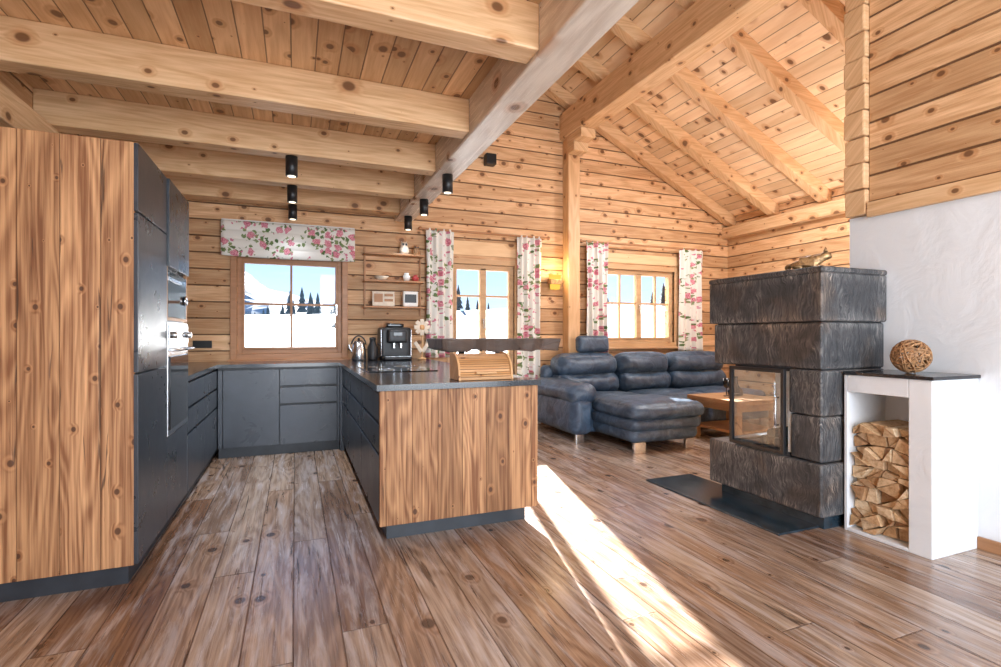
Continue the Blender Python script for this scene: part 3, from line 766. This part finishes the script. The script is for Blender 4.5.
# ------------------------------------------------------------------ outdoors
def hz(x,y):
    dy=max(0,y-9)
    h=-.7+ .088*min(dy,45)+.036*max(0,min(dy,60))*max(-.6,min(1,x/34)) +.45*math.sin(x*.13)*math.sin(y*.11)*(min(dy,20)/20)
    if dy>45: h-=(dy-45)*.05
    return h
def terrain():
    bm=bmesh.new(); nx,ny=70,60; grid=[]
    for j in range(ny+1):
        y=-60+j/ny*200
        grid.append([bm.verts.new((-110+220*i/nx,y,hz(-110+220*i/nx,y))) for i in range(nx+1)])
    for j in range(ny):
        for i in range(nx): bm.faces.new((grid[j][i],grid[j][i+1],grid[j+1][i+1],grid[j+1][i]))
    me=bpy.data.meshes.new('snow_ground'); bm.to_mesh(me); bm.free()
    addobj('snow_ground',me,'snow',smooth=True)
terrain()
def mountains():
    bm=bmesh.new(); nx,ny=110,24; grid=[]
    for j in range(ny+1):
        row=[]
        for i in range(nx+1):
            x=-330+760*i/nx; y=210+j*7
            pk=44*math.exp(-((x+62)/66)**2)+6*math.exp(-((x-60)/60)**2)+9
            h=pk*min(1,j/ny*1.15)+2.5*math.sin(x*.11+j*.3)+1.5*math.sin(x*.31-j*.7)
            row.append(bm.verts.new((x,y,h-4)))
        grid.append(row)
    for j in range(ny):
        for i in range(nx): bm.faces.new((grid[j][i],grid[j][i+1],grid[j+1][i+1],grid[j+1][i]))
    me=bpy.data.meshes.new('mountain_range'); bm.to_mesh(me); bm.free()
    addobj('mountain_range',me,'mount')
mountains()
def firs():
    bm=bmesh.new(); random.seed(11)
    for k in range(230):
        x=random.uniform(-34,80); y=random.uniform(54,72)
        if 6<x and random.random()<.78: continue
        H=random.uniform(1.2,3.0); b=hz(x,y)
        for lv in range(4):
            z0=b+H*(.12+.2*lv); r=H*.22*(1-lv*.2)
            bmesh.ops.create_cone(bm,cap_ends=True,segments=7,radius1=r,radius2=.02,depth=H*.36,matrix=Matrix.Translation((x,y,z0+H*.18)))
    # tall fir added to block sun from the kitchen window, mostly hidden by wall
    x,y,H=2.75,18.3,12.5; b=hz(x,y)
    bmesh.ops.create_cone(bm,cap_ends=True,segments=10,radius1=.22,radius2=.05,depth=H,matrix=Matrix.Translation((x,y,b+H/2)))
    for lv in range(14):
        f=lv/14; z0=b+1.6+(H-2.0)*f; r=1.6*(1-f)+.15
        bmesh.ops.create_cone(bm,cap_ends=True,segments=14,radius1=r,radius2=.05,depth=1.3,matrix=Matrix.Translation((x,y,z0+.3))@Matrix.Rotation(lv*.7,4,'Z'))
    me=bpy.data.meshes.new('firs_and_sun_blocker'); bm.to_mesh(me); bm.free()
    addobj('firs_and_sun_blocker',me,'fir')
firs()

# ------------------------------------------------------------------ light
w=bpy.data.worlds.new('sky'); S.world=w; w.use_nodes=True; t=w.node_tree; t.nodes.clear()
o=t.nodes.new('ShaderNodeOutputWorld'); bg=t.nodes.new('ShaderNodeBackground'); tc_=t.nodes.new('ShaderNodeTexCoord')
sp=t.nodes.new('ShaderNodeSeparateXYZ'); rp=t.nodes.new('ShaderNodeValToRGB')
t.links.new(tc_.outputs['Generated'],sp.inputs[0]); t.links.new(sp.outputs[2],rp.inputs[0]); t.links.new(rp.outputs[0],bg.inputs[0]); t.links.new(bg.outputs[0],o.inputs[0])
e=rp.color_ramp.elements; e[0].position=0; e[0].color=(.58,.76,1,1); e[1].position=.6; e[1].color=(.24,.45,.85,1)
x_=e.new(.18); x_.color=(.32,.53,.90,1)
bg.inputs[1].default_value=1.4
sun=bpy.data.lights.new('sun','SUN'); sun.energy=52; sun.angle=math.radians(.6); sun.color=(1,.965,.93)
so_=bpy.data.objects.new('sun',sun); COL.objects.link(so_)
d=Vector((-.23,-1,-.355)); so_.rotation_euler=d.to_track_quat('-Z','Y').to_euler(); so_.location=(3,20,8)
def area(name,loc,target,size,energy,color=(1,1,1)):
    l=bpy.data.lights.new(name,'AREA'); l.energy=energy; l.size=size; l.color=color
    ob=bpy.data.objects.new(name,l); COL.objects.link(ob); ob.location=loc
    ob.rotation_euler=(Vector(target)-Vector(loc)).to_track_quat('-Z','Y').to_euler(); return ob
area('fill_light_rear',(1.6,-1.6,2.5),(1.6,4,1.2),2.0,75,(.86,.93,1))  # unseen fill light added behind the camera, no real fixture
area('fill_light_roof',(2.2,-2.6,1.3),(3.6,4,4.2),2.2,125,(.88,.94,1))  # added fill aimed upward to brighten roof and back wall
area('fill_light_kitchen',(.2,-2.2,1.0),(-.1,3.5,2.9),1.6,65,(.92,.96,1))  # unseen fill added to brighten the kitchen ceiling and joists
area('fill_light_gallery',(4.9,4.2,3.3),(4.9,4.6,0),.8,60,(.95,.97,1))  # fill light added over the sofa area, stands for no fixture
fl2=group('added_fill_uplighter',(5.9,2.9,0))  # invented stand lamp behind the partition, added to brighten the roof
lathe('lamp',[(.14,0),(.14,.02),(.015,.03),(.015,1.45),(.05,1.46),(.15,1.56),(.145,1.56),(.04,1.475)],(5.9,2.9,0),'steel',fl2)  # stand and shade modelled around the added fill light
area('fill_light_uplighter',(5.9,2.9,1.60),(5.5,3.3,4),.24,50,(.98,.98,1))  # added upward fill for the roof boards
pl=bpy.data.lights.new('sconce_bulb','POINT'); pl.energy=6; pl.color=(1,.7,.35); pl.shadow_soft_size=.04
po=bpy.data.objects.new('sconce_bulb',pl); COL.objects.link(po); po.location=(3.28,6.1,2.08)

S.view_settings.view_transform='Standard'; S.view_settings.look='None'; S.view_settings.exposure=0.40

# ------------------------------------------------------------------ camera
cam=bpy.data.cameras.new('camera'); cam.sensor_width=36; cam.lens=512/1001*36; cam.shift_y=.0015; cam.clip_end=2000; cam.clip_start=.02
co=bpy.data.objects.new('camera',cam); COL.objects.link(co); co.location=(0,0,CAMZ); co.rotation_euler=(math.pi/2,0,-math.radians(21.8))
S.camera=co
